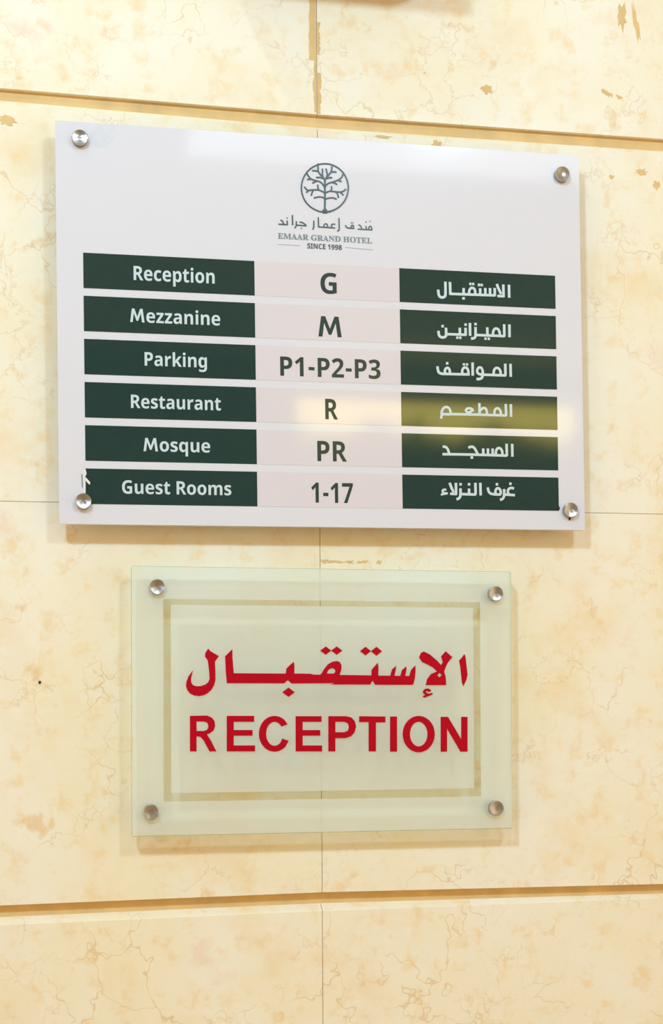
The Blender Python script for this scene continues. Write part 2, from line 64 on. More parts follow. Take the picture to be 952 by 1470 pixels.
ARAB = [[[2.39,[[181.21,54.1],[181.23,41.28]]],[2.39,[[175.33,54.05],[175.47,41.68]]],[2.39,[[168.68,54.29],[170.08,50.34],[173.03,44.5]]],[2.29,[[169.05,42.48],[176.04,42.47]]],[2.29,[[121.79,42.45],[144.34,42.69],[166.8,42.93]]],[2.39,[[166.47,50.18],[166.46,42.37]]],[2.39,[[161.62,49.96],[161.61,42.37]]],[2.39,[[156.79,49.74],[156.78,42.27]]],[2.39,[[151.5,49.29],[151.5,42.25]]],[2.29,[[149.2,52.54],[151.67,52.54]]],[2.29,[[152.12,52.56],[154.36,52.55]]],[2.29,[[140.08,42.29],[140.26,46.83],[141.98,49.07],[143.55,49.36],[145.11,49.0],[146.42,46.89],[146.35,42.35]]],[2.29,[[140.48,53.11],[142.71,53.1]]],[2.29,[[143.38,53.14],[145.62,53.13]]],[2.39,[[134.6,48.74],[134.6,42.05]]],[2.29,[[133.1,38.63],[135.78,38.64]]],[2.39,[[120.86,54.05],[121.11,41.34]]],[2.39,[[116.2,54.15],[116.23,41.99],[115.64,39.49],[113.06,38.3],[110.63,38.84],[109.11,40.92],[108.86,45.96]]]],[[2.39,[[181.02,14.77],[180.92,2.17]]],[2.39,[[175.59,14.77],[175.62,2.62]]],[2.29,[[163.9,2.93],[163.97,6.94],[165.59,9.82],[167.4,10.43],[169.42,9.64],[170.95,6.78],[170.89,2.98]]],[2.29,[[146.17,3.11],[161.65,3.06],[175.97,3.07]]],[2.39,[[158.19,11.04],[158.28,2.71]]],[2.18,[[155.09,-0.22],[157.44,-0.24]]],[2.18,[[158.45,-0.2],[160.81,-0.22]]],[2.39,[[146.18,10.89],[146.16,2.25],[145.23,0.05],[141.41,-0.85]]],[2.29,[[145.0,13.76],[147.46,13.75]]],[2.39,[[140.54,14.66],[140.56,2.03]]],[2.39,[[135.99,9.73],[135.98,2.07]]],[2.29,[[134.92,12.82],[137.38,12.81]]],[2.39,[[130.19,9.5],[130.18,2.17]]],[2.18,[[126.36,-0.24],[128.69,-0.26]]],[2.18,[[129.36,-0.23],[131.7,-0.25]]],[2.29,[[116.95,2.74],[126.96,2.8],[136.44,2.84]]],[2.39,[[116.16,8.95],[116.28,2.5],[115.8,0.33],[113.01,-0.85],[110.25,-0.31],[108.73,1.56],[108.46,5.63]]],[2.29,[[111.52,10.38],[113.96,10.37]]]],[[2.39,[[181.51,-24.09],[181.52,-36.89]]],[2.39,[[176.08,-24.17],[176.12,-35.98]]],[2.29,[[164.06,-35.84],[164.13,-31.51],[165.75,-28.96],[167.56,-28.47],[169.46,-29.05],[171.22,-31.81],[171.15,-35.93]]],[2.29,[[150.37,-35.75],[163.28,-35.75],[176.57,-35.75]]],[2.29,[[152.83,-35.67],[152.89,-31.88],[151.82,-29.22],[149.92,-28.53],[148.12,-29.34],[146.95,-32.08],[147.59,-34.54],[149.81,-35.55],[153.17,-35.66]]],[2.39,[[152.89,-31.88],[152.81,-37.29],[151.43,-39.49],[148.61,-40.34],[146.38,-40.2]]],[2.39,[[142.6,-24.14],[142.62,-37.08]]],[2.29,[[138.39,-36.14],[138.23,-32.37],[136.93,-29.72],[134.93,-29.14],[133.13,-29.85],[131.75,-32.59],[132.15,-35.49],[132.48,-35.91]]],[2.18,[[132.63,-26.31],[134.97,-26.34]]],[2.18,[[135.87,-26.31],[138.1,-26.34]]],[2.29,[[110.8,-36.3],[123.01,-36.22],[139.51,-36.0]]],[2.29,[[119.12,-36.35],[119.51,-33.0],[118.43,-30.78],[117.0,-30.18],[115.32,-30.89],[114.17,-33.18],[114.57,-36.07]]],[2.29,[[115.62,-25.82],[118.06,-25.85]]],[2.39,[[111.91,-36.26],[109.15,-35.82],[107.51,-34.16],[106.92,-29.13]]]],[[2.39,[[181.19,-64.01],[181.21,-76.58]]],[2.39,[[176.0,-63.94],[176.14,-75.85]]],[2.29,[[164.1,-75.1],[164.16,-71.2],[165.67,-68.78],[167.47,-68.3],[169.26,-69.0],[170.69,-71.67],[170.63,-75.35]]],[2.29,[[119.62,-75.45],[142.46,-75.26],[176.38,-75.3]]],[2.39,[[148.91,-63.86],[148.95,-75.29]]],[2.29,[[149.0,-71.95],[151.51,-68.96],[154.33,-68.34],[156.21,-70.13],[156.58,-74.98]]],[2.29,[[142.53,-70.73],[139.21,-68.99],[135.62,-69.84],[134.92,-72.02],[137.45,-74.1],[140.79,-75.09]]],[2.08,[[135.76,-75.22],[139.15,-72.76],[143.09,-70.71]]],[2.29,[[119.62,-75.67],[119.34,-72.02],[117.5,-69.07],[114.74,-68.5],[111.94,-70.08],[110.45,-73.56],[110.19,-75.92]]],[2.29,[[120.17,-75.65],[114.62,-75.8],[111.3,-75.68],[110.17,-77.0],[109.9,-80.22]]]],[[2.39,[[181.9,-103.12],[181.92,-115.79]]],[2.39,[[176.15,-103.15],[176.29,-115.26]]],[2.29,[[165.04,-114.32],[165.1,-110.54],[166.61,-107.91],[168.41,-107.44],[170.2,-108.15],[171.74,-110.82],[171.68,-114.61]]],[2.29,[[110.69,-114.86],[139.6,-114.55],[176.41,-114.83]]],[2.39,[[161.77,-108.13],[161.77,-114.71]]],[2.39,[[156.94,-108.24],[156.95,-114.71]]],[2.39,[[152.12,-108.35],[152.13,-114.6]]],[2.29,[[137.03,-107.93],[140.29,-106.57],[142.84,-107.59],[144.8,-110.67],[146.53,-114.4]]],[2.29,[[139.11,-117.47],[141.79,-117.52]]],[2.29,[[111.03,-107.35],[114.13,-107.6],[116.31,-109.91],[117.56,-114.81]]]],[[2.29,[[183.1,-147.16],[180.06,-146.35],[177.22,-147.8],[176.39,-150.52],[178.03,-153.3]]],[2.29,[[171.72,-153.19],[183.9,-153.64]]],[2.29,[[178.21,-142.49],[180.69,-142.55]]],[2.39,[[172.93,-147.88],[172.94,-154.68],[171.2,-157.74],[168.48,-158.53]]],[2.29,[[169.24,-153.23],[169.41,-149.77],[168.21,-147.63],[166.53,-147.01],[164.95,-147.69],[163.78,-150.08],[164.19,-153.1]]],[2.29,[[164.34,-143.27],[166.82,-143.34]]],[2.29,[[169.47,-153.23],[163.62,-153.32],[159.14,-152.75],[156.92,-150.84],[156.1,-146.54]]],[2.39,[[148.66,-142.15],[148.8,-154.53]]],[2.39,[[143.63,-142.24],[143.67,-153.86]]],[2.39,[[137.06,-147.95],[137.08,-153.75]]],[2.29,[[135.9,-143.77],[138.36,-143.84]]],[2.29,[[128.07,-153.47],[144.0,-153.75]]],[2.39,[[128.38,-147.88],[128.38,-155.07],[126.89,-157.78],[124.21,-158.68]]],[2.29,[[127.33,-143.92],[129.77,-143.99]]],[2.39,[[117.46,-142.7],[118.84,-146.65],[121.42,-151.97]]],[2.39,[[123.79,-142.59],[123.84,-153.97]]],[2.29,[[117.85,-153.42],[124.73,-153.52]]],[1.87,[[114.03,-149.62],[111.05,-149.25],[109.8,-151.2],[111.43,-152.88],[115.08,-153.04]]],[1.87,[[108.53,-154.54],[112.09,-153.51],[115.42,-153.03]]]]]
TREE = [[1.26,[[-2.26,147.58],[-2.46,133.22],[-2.59,123.31],[-2.89,116.76]]],[2.91,[[-4.9,116.25],[-0.38,116.5]]],[1.55,[[-3.89,116.7],[-2.66,118.85]]],[1.55,[[-1.28,116.85],[-2.56,118.86]]],[1.07,[[-2.52,128.76],[-4.7,130.12],[-8.71,130.38],[-13.43,128.82]]],[1.07,[[-2.22,128.28],[1.31,129.77],[5.83,130.23],[9.03,128.93]]],[1.07,[[-2.44,134.4],[-5.62,136.0],[-8.61,137.01],[-14.62,136.66],[-19.43,135.58],[-22.57,139.15]]],[1.07,[[-17.62,136.08],[-19.43,134.99],[-20.65,133.54]]],[1.07,[[-13.82,136.51],[-15.06,133.67],[-15.9,130.95]]],[1.07,[[-8.12,136.64],[-9.19,138.76],[-9.35,141.91]]],[1.07,[[-2.14,134.03],[1.4,136.41],[4.41,136.39],[12.65,135.88],[16.3,137.29],[18.15,139.38]]],[1.07,[[12.65,135.88],[14.45,134.7],[15.64,133.08]]],[1.07,[[8.23,136.12],[10.21,133.95],[10.76,130.42]]],[1.07,[[3.41,136.53],[4.14,138.56],[4.28,141.34]]],[1.07,[[-2.76,139.93],[-4.53,142.99],[-7.5,145.29],[-11.0,145.57],[-16.27,147.03],[-18.92,150.53],[-20.19,152.92]]],[1.07,[[-15.67,147.07],[-19.68,146.24]]],[1.07,[[-10.3,145.42],[-14.73,142.98]]],[1.07,[[-1.95,140.77],[0.5,143.79],[4.53,145.02],[10.6,147.37],[14.16,150.07],[15.42,153.32]]],[1.07,[[10.6,147.37],[14.01,146.38]]],[1.07,[[4.53,145.02],[7.04,144.68],[9.74,143.15]]],[1.07,[[-2.47,146.88],[-4.91,151.38],[-4.36,154.88],[-4.72,157.63]]],[1.07,[[-2.27,146.89],[0.41,151.71],[-0.35,155.13],[-1.11,158.06]]],[1.07,[[-4.24,149.45],[-7.89,153.18],[-8.96,155.59],[-8.76,162.53]]],[1.07,[[-8.67,154.62],[-11.36,155.44],[-14.57,155.05]]],[1.07,[[-3.45,148.01],[-6.44,149.21],[-10.95,148.74]]],[1.07,[[-0.62,149.66],[2.64,153.33],[4.38,155.92],[4.75,160.4]]],[1.07,[[4.17,155.11],[9.2,155.42]]],[1.07,[[-0.84,148.17],[1.58,149.5],[4.8,149.5]]],[0.97,[[-7.4,116.01],[-9.9,116.72],[-14.27,118.46],[-18.12,121.1],[-21.28,124.54],[-23.62,128.63],[-25.04,133.17],[-25.47,137.99],[-24.91,142.87],[-23.36,147.59],[-20.91,151.96],[-17.64,155.79],[-13.71,158.9],[-9.29,161.16],[-4.56,162.47],[0.27,162.77],[4.98,162.05],[9.37,160.33],[13.25,157.69],[16.45,154.25],[18.81,150.15],[20.25,145.57],[20.69,140.72],[20.11,135.82],[18.54,131.06],[16.06,126.68],[12.76,122.85],[8.8,119.76],[4.36,117.52],[-0.38,116.24],[4.14,116.66],[-7.4,116.01]]]]
LARAB = [[1.22,[[40.08,101.1],[40.23,103.38],[41.53,104.82],[42.91,104.1],[43.45,101.05]]],[1.0,[[41.37,109.48],[42.29,109.41]]],[1.11,[[29.32,101.1],[36.84,101.16],[43.8,101.19]]],[1.22,[[37.58,104.61],[37.76,100.98]]],[1.0,[[37.29,108.46],[38.22,108.39]]],[1.11,[[30.19,105.46],[32.49,104.45],[33.6,101.1]]],[1.22,[[25.28,101.67],[25.32,104.4],[23.94,104.78],[22.53,103.34],[22.97,101.55]]],[1.22,[[25.63,101.58],[19.51,101.71],[17.91,102.53],[17.48,104.43]]],[1.0,[[22.59,106.98],[23.51,106.91]]],[1.0,[[24.2,106.95],[25.12,106.89]]],[1.22,[[11.01,110.88],[11.12,102.73],[11.06,98.65],[9.11,98.54]]],[1.11,[[7.24,104.56],[4.37,104.86],[3.2,103.21],[4.1,101.45]]],[1.11,[[-9.2,101.19],[-1.18,101.16],[7.19,101.05]]],[1.11,[[-4.05,101.01],[-3.9,103.28],[-2.28,104.95],[-0.45,104.14],[-0.04,101.22]]],[1.22,[[-9.3,110.44],[-9.08,100.97]]],[1.22,[[-13.68,107.04],[-13.78,100.26],[-14.94,98.39]]],[1.11,[[-27.62,104.93],[-24.55,104.64],[-22.86,103.38],[-20.94,101.79]]],[1.11,[[-30.84,101.82],[-20.83,101.69]]],[1.0,[[-26.33,99.03],[-25.42,98.96]]],[1.22,[[-30.68,105.55],[-30.74,101.04],[-32.24,98.82]]],[1.22,[[-34.46,111.31],[-34.36,101.63]]],[1.22,[[-39.64,105.62],[-39.46,101.81]]],[1.0,[[-40.17,108.07],[-39.27,108.01]]],[1.11,[[-46.09,105.83],[-44.06,105.16],[-42.75,101.86]]],[1.11,[[-48.07,101.79],[-39.24,101.71]]]]
LAT = [["EMAAR GRAND HOTEL",-2.55,90.6,92.21,5.18],["SINCE 1998",-3.45,82.48,33.75,4.91]]
RULES = [[0.35,[[-49.23,82.42],[-27.47,82.3]]],[0.35,[[16.94,82.87],[44.44,81.76]]]]
RED_ARABIC = [[[[-113.49,49.04],[-111.37,46.62],[-103.34,41.95],[-107.16,36.64],[-106.73,26.04],[-106.76,19.23],[-107.98,14.69],[-110.27,10.6],[-114.07,7.13],[-117.86,5.18],[-122.4,4.43],[-126.93,5.05],[-130.69,6.87],[-133.24,10.04],[-134.44,13.96],[-133.97,18.18],[-132.15,22.71],[-129.88,26.03],[-127.76,28.59],[-128.98,24.22],[-129.75,19.99],[-129.46,16.97],[-127.65,14.56],[-123.88,13.65],[-120.1,13.94],[-116.32,15.3],[-113.59,17.26],[-112.21,20.74],[-112.64,27.55],[-113.53,35.11],[-113.98,38.14],[-116.54,41.46],[-116.23,44.94]]],[[[-90.68,48.52],[-90.56,39.71],[-89.38,25.9],[-39.73,25.62],[-39.1,30.36],[-35.67,33.74],[-31.94,36.81],[-31.33,32.98],[-31.52,25.63],[-16.43,25.48],[-12.98,24.7],[-6.45,24.55],[-4.81,26.31],[-2.34,30.33],[0.96,34.36],[5.07,36.78],[9.67,37.76],[12.78,36.64],[14.25,33.58],[14.23,29.87],[12.4,24.39],[43.6,23.92],[43.79,29.26],[46.63,32.5],[49.97,36.07],[50.61,31.21],[50.4,23.76],[62.22,23.6],[63.92,29.6],[68.28,33.18],[67.59,28.8],[66.39,23.6],[72.24,23.44],[73.78,28.96],[78.32,32.71],[78.13,28.32],[77.09,23.44],[81.11,23.44],[82.99,29.3],[87.21,33.54],[87.35,28.0],[86.64,21.16],[85.26,15.79],[84.25,14.65],[47.2,14.85],[44.57,18.9],[42.23,15.02],[3.33,15.22],[7.31,16.41],[-34.2,16.14],[-37.9,19.35],[-41.32,16.3],[-95.97,16.49],[-96.85,26.05],[-97.56,41.82],[-93.89,45.47]],[[0.1,25.67],[1.09,28.41],[3.4,30.34],[6.02,30.83],[7.99,29.22],[8.3,27.13],[6.66,25.68]]],[[[-6.35,47.53],[-0.93,51.57],[4.46,47.57],[-0.97,43.52]]],[[[4.13,47.57],[9.73,51.61],[15.3,47.61],[9.7,43.56]]],[[[32.46,47.19],[37.94,51.41],[43.39,47.23],[37.9,43.0]]],[[[43.22,47.06],[48.72,51.46],[54.19,47.1],[48.68,42.71]]],[[[-43.21,7.89],[-37.16,12.32],[-31.13,7.87],[-37.19,3.45]]],[[[90.96,41.37],[92.83,45.61],[95.7,47.09],[101.58,44.34],[109.15,38.15],[112.84,34.07],[114.72,36.69],[113.06,42.41],[117.67,47.34],[124.42,41.63],[119.97,36.54],[118.08,32.94],[116.02,27.7],[117.51,22.79],[117.97,14.45],[97.53,14.47],[98.91,20.18],[102.65,25.08],[108.74,27.69],[105.22,31.28],[99.84,34.21],[93.96,36.81]],[[109.06,24.26],[111.27,26.22],[113.63,24.26],[111.25,21.98]]],[[[136.68,44.78],[137.85,41.17],[138.65,32.97],[139.62,24.77],[138.39,19.52],[135.29,13.29],[133.78,17.39],[133.15,24.76],[132.18,32.96],[131.19,38.2],[134.11,41.49]]],[[[101.37,7.62],[103.06,9.57],[100.04,11.37],[96.33,10.73],[94.29,8.12],[95.63,6.0],[96.97,5.18],[94.27,3.56],[96.28,2.25],[104.39,5.49],[104.06,7.12],[100.35,6.15],[97.66,7.46],[98.0,8.77]]]]
RED_LATIN = [[[[-130.79,-14.04],[-114.85,-13.83],[-110.42,-15.62],[-107.76,-18.89],[-107.18,-23.92],[-108.68,-28.05],[-112.54,-30.67],[-114.91,-31.54],[-111.08,-37.48],[-106.07,-47.57],[-112.59,-47.5],[-117.88,-37.42],[-120.82,-33.85],[-124.66,-33.23],[-124.7,-47.38],[-130.88,-47.31]],[[-124.62,-19.38],[-124.64,-28.22],[-117.85,-28.27],[-114.6,-27.12],[-113.4,-23.88],[-114.58,-20.62],[-117.83,-19.42]]],[[[-96.16,-14.22],[-70.18,-14.36],[-70.2,-20.01],[-89.63,-19.89],[-89.66,-27.59],[-71.73,-27.72],[-71.75,-33.07],[-89.68,-32.93],[-89.71,-42.11],[-69.39,-42.3],[-69.41,-47.94],[-96.27,-47.67]]],[[[-38.29,-22.6],[-40.96,-18.5],[-43.57,-16.5],[-46.49,-15.15],[-49.59,-14.51],[-52.74,-14.62],[-55.8,-15.46],[-58.63,-17.0],[-61.12,-19.17],[-63.15,-21.88],[-64.63,-25.0],[-65.51,-28.4],[-65.74,-31.93],[-65.32,-35.44],[-64.26,-38.78],[-62.6,-41.8],[-60.43,-44.37],[-57.83,-46.38],[-54.92,-47.73],[-51.83,-48.38],[-48.68,-48.29],[-45.61,-47.46],[-42.77,-45.93],[-40.27,-43.77],[-37.15,-38.13],[-43.49,-35.98],[-44.69,-39.08],[-45.96,-40.66],[-47.44,-41.83],[-49.06,-42.54],[-50.75,-42.77],[-52.44,-42.51],[-54.06,-41.77],[-55.53,-40.57],[-56.78,-38.98],[-57.77,-37.05],[-58.45,-34.89],[-58.8,-32.57],[-58.79,-30.21],[-58.43,-27.9],[-57.73,-25.74],[-56.72,-23.84],[-55.45,-22.26],[-53.98,-21.09],[-52.36,-20.37],[-50.67,-20.13],[-48.97,-20.39],[-47.36,-21.13],[-45.89,-22.32],[-44.04,-24.65]]],[[[-30.38,-14.87],[-5.42,-15.01],[-5.45,-20.41],[-23.73,-20.3],[-23.76,-28.08],[-6.71,-28.2],[-6.73,-33.6],[-23.79,-33.46],[-23.82,-42.73],[-4.94,-42.91],[-4.97,-48.61],[-30.52,-48.34]]],[[[1.3,-15.04],[18.49,-15.14],[23.72,-16.37],[27.09,-20.01],[28.3,-25.44],[26.73,-30.86],[23.32,-34.44],[17.77,-36.2],[7.95,-36.12],[7.89,-48.74],[1.15,-48.67]],[[8.02,-20.49],[7.97,-30.41],[16.57,-30.48],[20.27,-29.0],[21.21,-25.69],[20.3,-22.07],[16.62,-20.55]]],[[[31.43,-15.21],[57.16,-15.65],[57.13,-21.4],[47.81,-21.34],[47.66,-49.15],[40.54,-49.07],[40.68,-21.0],[31.4,-20.94]]],[[[61.83,-15.67],[68.69,-15.71],[68.5,-49.67],[61.64,-49.59]]],[[[106.25,-32.99],[105.92,-29.31],[104.9,-25.79],[103.24,-22.58],[101.01,-19.82],[98.3,-17.63],[95.25,-16.11],[91.97,-15.32],[88.62,-15.31],[85.35,-16.06],[82.28,-17.54],[79.57,-19.69],[77.32,-22.41],[75.63,-25.59],[74.59,-29.08],[74.22,-32.74],[74.54,-36.4],[75.55,-39.91],[77.2,-43.11],[79.42,-45.86],[82.11,-48.05],[85.15,-49.58],[88.42,-50.38],[91.77,-50.42],[95.05,-49.68],[98.12,-48.21],[100.85,-46.07],[103.11,-43.35],[104.81,-40.17],[105.87,-36.66]],[[99.0,-32.93],[98.82,-30.46],[98.26,-28.1],[97.36,-25.94],[96.13,-24.09],[94.65,-22.62],[92.98,-21.6],[91.18,-21.07],[89.34,-21.06],[87.54,-21.56],[85.86,-22.56],[84.37,-24.01],[83.13,-25.84],[82.2,-27.98],[81.62,-30.33],[81.41,-32.79],[81.59,-35.26],[82.14,-37.62],[83.05,-39.77],[84.27,-41.62],[85.74,-43.09],[87.41,-44.11],[89.21,-44.65],[91.04,-44.66],[92.85,-44.17],[94.53,-43.17],[96.03,-41.73],[97.27,-39.9],[98.21,-37.75],[98.79,-35.4]]],[[[112.35,-16.25],[119.63,-16.29],[132.82,-38.09],[132.95,-16.37],[139.32,-16.4],[139.1,-50.39],[132.1,-50.32],[118.6,-27.89],[118.46,-50.18],[112.14,-50.12]]]]

# ------------------------------------------------------------------ material helpers
def nodes_of(name):
    m = bpy.data.materials.new(name); m.use_nodes = True
    nt = m.node_tree; nt.nodes.clear()
    out = nt.nodes.new('ShaderNodeOutputMaterial')
    return m, nt, out

def principled(name, color, rough=0.5, metal=0.0, spec=0.5, noise=0.0, nscale=40.0, coat=0.0):
    m, nt, out = nodes_of(name)
    b = nt.nodes.new('ShaderNodeBsdfPrincipled')
    b.inputs['Base Color'].default_value = (*color, 1)
    b.inputs['Roughness'].default_value = rough
    b.inputs['Metallic'].default_value = metal
    b.inputs['Specular IOR Level'].default_value = spec
    b.inputs['Coat Weight'].default_value = coat
    if noise:
        tc = nt.nodes.new('ShaderNodeTexCoord')
        n = nt.nodes.new('ShaderNodeTexNoise'); n.inputs['Scale'].default_value = nscale; n.inputs['Detail'].default_value = 4
        nt.links.new(tc.outputs['Object'], n.inputs['Vector'])
        mx = nt.nodes.new('ShaderNodeMix'); mx.data_type = 'RGBA'
        mx.inputs['A'].default_value = (*[c * (1 - noise) for c in color], 1)
        mx.inputs['B'].default_value = (*[min(1, c * (1 + noise)) for c in color], 1)
        nt.links.new(n.outputs['Fac'], mx.inputs['Factor'])
        nt.links.new(mx.outputs['Result'], b.inputs['Base Color'])
    nt.links.new(b.outputs[0], out.inputs[0])
    return m

def marble_material():
    m, nt, out = nodes_of('cream_marble')
    N, L = nt.nodes.new, nt.links.new
    tc = N('ShaderNodeTexCoord')
    at = N('ShaderNodeAttribute'); at.attribute_name = 'stone'
    add = N('ShaderNodeVectorMath'); add.operation = 'ADD'
    L(tc.outputs['Object'], add.inputs[0]); L(at.outputs['Vector'], add.inputs[1])
    vec = add.outputs[0]
    def noise(scale, detail=4, rough=0.55, dist=0.0, v=vec):
        n = N('ShaderNodeTexNoise'); n.inputs['Scale'].default_value = scale
        n.inputs['Detail'].default_value = detail; n.inputs['Roughness'].default_value = rough
        n.inputs['Distortion'].default_value = dist
        L(v, n.inputs['Vector']); return n
    def ramp(src, a, b):
        r = N('ShaderNodeMapRange'); r.inputs['From Min'].default_value = a; r.inputs['From Max'].default_value = b
        r.interpolation_type = 'SMOOTHSTEP'
        L(src, r.inputs['Value']); return r.outputs[0]
    def mul(a, b):
        x = N('ShaderNodeMath'); x.operation = 'MULTIPLY'
        for i, s in enumerate((a, b)):
            if isinstance(s, (int, float)): x.inputs[i].default_value = s
            else: L(s, x.inputs[i])
        return x.outputs[0]
    def mix(fac, a, b):
        x = N('ShaderNodeMix'); x.data_type = 'RGBA'
        if isinstance(fac, (int, float)): x.inputs['Factor'].default_value = fac
        else: L(fac, x.inputs['Factor'])
        for k, s in (('A', a), ('B', b)):
            if isinstance(s, tuple): x.inputs[k].default_value = (*s, 1)
            else: L(s, x.inputs[k])
        return x.outputs['Result']
    c = mix(ramp(noise(5.0, 3).outputs['Fac'], 0.35, 0.68), (0.90, 0.80, 0.57), (0.91, 0.85, 0.70))
    c = mix(mul(ramp(noise(9.0, 5, 0.6).outputs['Fac'], 0.50, 0.72), 0.55), c, (0.86, 0.63, 0.32))       # golden clouds
    c = mix(mul(ramp(noise(30.0, 4, 0.6).outputs['Fac'], 0.45, 0.75), 0.45), c, (0.91, 0.86, 0.73))      # pale flecks
    # veins: edges of warped cells, broken up by a second pattern
    def veins(scale, width, warp, wscale):
        w = noise(wscale, 4, 0.62)
        sc = N('ShaderNodeVectorMath'); sc.operation = 'SCALE'; sc.inputs['Scale'].default_value = warp
        L(w.outputs['Color'], sc.inputs[0])
        a2 = N('ShaderNodeVectorMath'); a2.operation = 'ADD'
        L(vec, a2.inputs[0]); L(sc.outputs[0], a2.inputs[1])
        v = N('ShaderNodeTexVoronoi'); v.feature = 'DISTANCE_TO_EDGE'; v.inputs['Scale'].default_value = scale
        L(a2.outputs[0], v.inputs['Vector'])
        return ramp(v.outputs['Distance'], width, 0.0)
    mask = ramp(noise(7.0, 3).outputs['Fac'], 0.46, 0.60)
    c = mix(mul(mul(veins(9.0, 0.011, 0.15, 10.0), mask), 0.52), c, (0.70, 0.44, 0.17))
    mask2 = ramp(noise(12.0, 3, 0.5, 0.4).outputs['Fac'], 0.50, 0.64)
    c = mix(mul(mul(veins(24.0, 0.032, 0.06, 30.0), mask2), 0.36), c, (0.70, 0.43, 0.18))
    c = mix(mul(ramp(noise(42.0, 5, 0.68).outputs['Fac'], 0.50, 0.70), 0.50), c, (0.86, 0.60, 0.25))     # gritty mottle
    # rusty blotches and specks
    b1 = mul(ramp(noise(26.0, 5, 0.62, 0.3).outputs['Fac'], 0.61, 0.73), 0.52)
    c = mix(b1, c, (0.78, 0.48, 0.15))
    pk = mul(ramp(noise(17.0, 4, 0.6).outputs['Fac'], 0.60, 0.76), 0.5)
    c = mix(pk, c, (0.84, 0.58, 0.43))
    sp = ramp(noise(95.0, 3, 0.5).outputs['Fac'], 0.71, 0.76)
    c = mix(mul(mul(sp, mask2), 0.55), c, (0.45, 0.28, 0.10))
    b = N('ShaderNodeBsdfPrincipled')
    L(c, b.inputs['Base Color'])
    b.inputs['Roughness'].default_value = 0.42
    b.inputs['Specular IOR Level'].default_value = 0.25
    bump = N('ShaderNodeBump'); bump.inputs['Strength'].default_value = 0.04; bump.inputs['Distance'].default_value = 0.002
    L(noise(60.0, 4).outputs['Fac'], bump.inputs['Height']); L(bump.outputs[0], b.inputs['Normal'])
    L(b.outputs[0], out.inputs[0])
    return m

def steel_material(name, color, rough):
    m, nt, out = nodes_of(name)
    N, L = nt.nodes.new, nt.links.new
    b = N('ShaderNodeBsdfPrincipled')
    b.inputs['Base Color'].default_value = (*color, 1)
    b.inputs['Metallic'].default_value = 1.0
    b.inputs['Roughness'].default_value = rough
    b.inputs['Anisotropic'].default_value = 0.75
    t = N('ShaderNodeTangent'); t.direction_type = 'RADIAL'; t.axis = 'Y'
    L(t.outputs[0], b.inputs['Tangent'])
    L(b.outputs[0], out.inputs[0])
    return m

def glass_material():
    m, nt, out = nodes_of('clear_greenish_glass')
    N, L = nt.nodes.new, nt.links.new
    tr = N('ShaderNodeBsdfTransparent'); tr.inputs[0].default_value = (0.975, 0.99, 0.97, 1)
    gl = N('ShaderNodeBsdfGlossy'); gl.inputs['Roughness'].default_value = 0.06; gl.inputs[0].default_value = (1, 1, 1, 1)
    mx = N('ShaderNodeMixShader'); mx.inputs[0].default_value = 0.045
    L(tr.outputs[0], mx.inputs[1]); L(gl.outputs[0], mx.inputs[2]); L(mx.outputs[0], out.inputs[0])
    return m

def glass_edge_material(name, tint, opacity):
    m, nt, out = nodes_of(name)
    N, L = nt.nodes.new, nt.links.new
    tr = N('ShaderNodeBsdfTransparent'); tr.inputs[0].default_value = (*tint, 1)
    di = N('ShaderNodeBsdfTranslucent'); di.inputs[0].default_value = (*tint, 1)
    mx = N('ShaderNodeMixShader'); mx.inputs[0].default_value = opacity
    L(tr.outputs[0], mx.inputs[1]); L(di.outputs[0], mx.inputs[2]); L(mx.outputs[0], out.inputs[0])
    return m

def film_material():
    m, nt, out = nodes_of('frosted_film')
    N, L = nt.nodes.new, nt.links.new
    tint = (0.93, 0.99, 0.995, 1)
    tr = N('ShaderNodeBsdfTransparent'); tr.inputs[0].default_value = (0.98, 0.99, 0.96, 1)
    tl = N('ShaderNodeBsdfTranslucent'); tl.inputs[0].default_value = tint
    di = N('ShaderNodeBsdfDiffuse'); di.inputs[0].default_value = tint
    a = N('ShaderNodeMixShader'); a.inputs[0].default_value = 0.50
    L(tl.outputs[0], a.inputs[1]); L(di.outputs[0], a.inputs[2])
    b = N('ShaderNodeMixShader'); b.inputs[0].default_value = 0.63
    L(tr.outputs[0], b.inputs[1]); L(a.outputs[0], b.inputs[2])
    L(b.outputs[0], out.inputs[0])
    return m

def glow(name, color, strength, noise=0.0, scale=3.0):
    m, nt, out = nodes_of(name)
    N, L = nt.nodes.new, nt.links.new
    e = N('ShaderNodeEmission'); e.inputs[0].default_value = (*color, 1); e.inputs[1].default_value = strength
    if noise:
        tc = N('ShaderNodeTexCoord'); n = N('ShaderNodeTexNoise'); n.inputs['Scale'].default_value = scale; n.inputs['Detail'].default_value = 3
        L(tc.outputs['Object'], n.inputs['Vector'])
        r = N('ShaderNodeMapRange'); r.inputs['From Min'].default_value = 0.3; r.inputs['From Max'].default_value = 0.7
        r.inputs['To Min'].default_value = strength * (1 - noise); r.inputs['To Max'].default_value = strength * (1 + noise)
        L(n.outputs['Fac'], r.inputs['Value']); L(r.outputs[0], e.inputs[1])
    L(e.outputs[0], out.inputs[0])
    return m

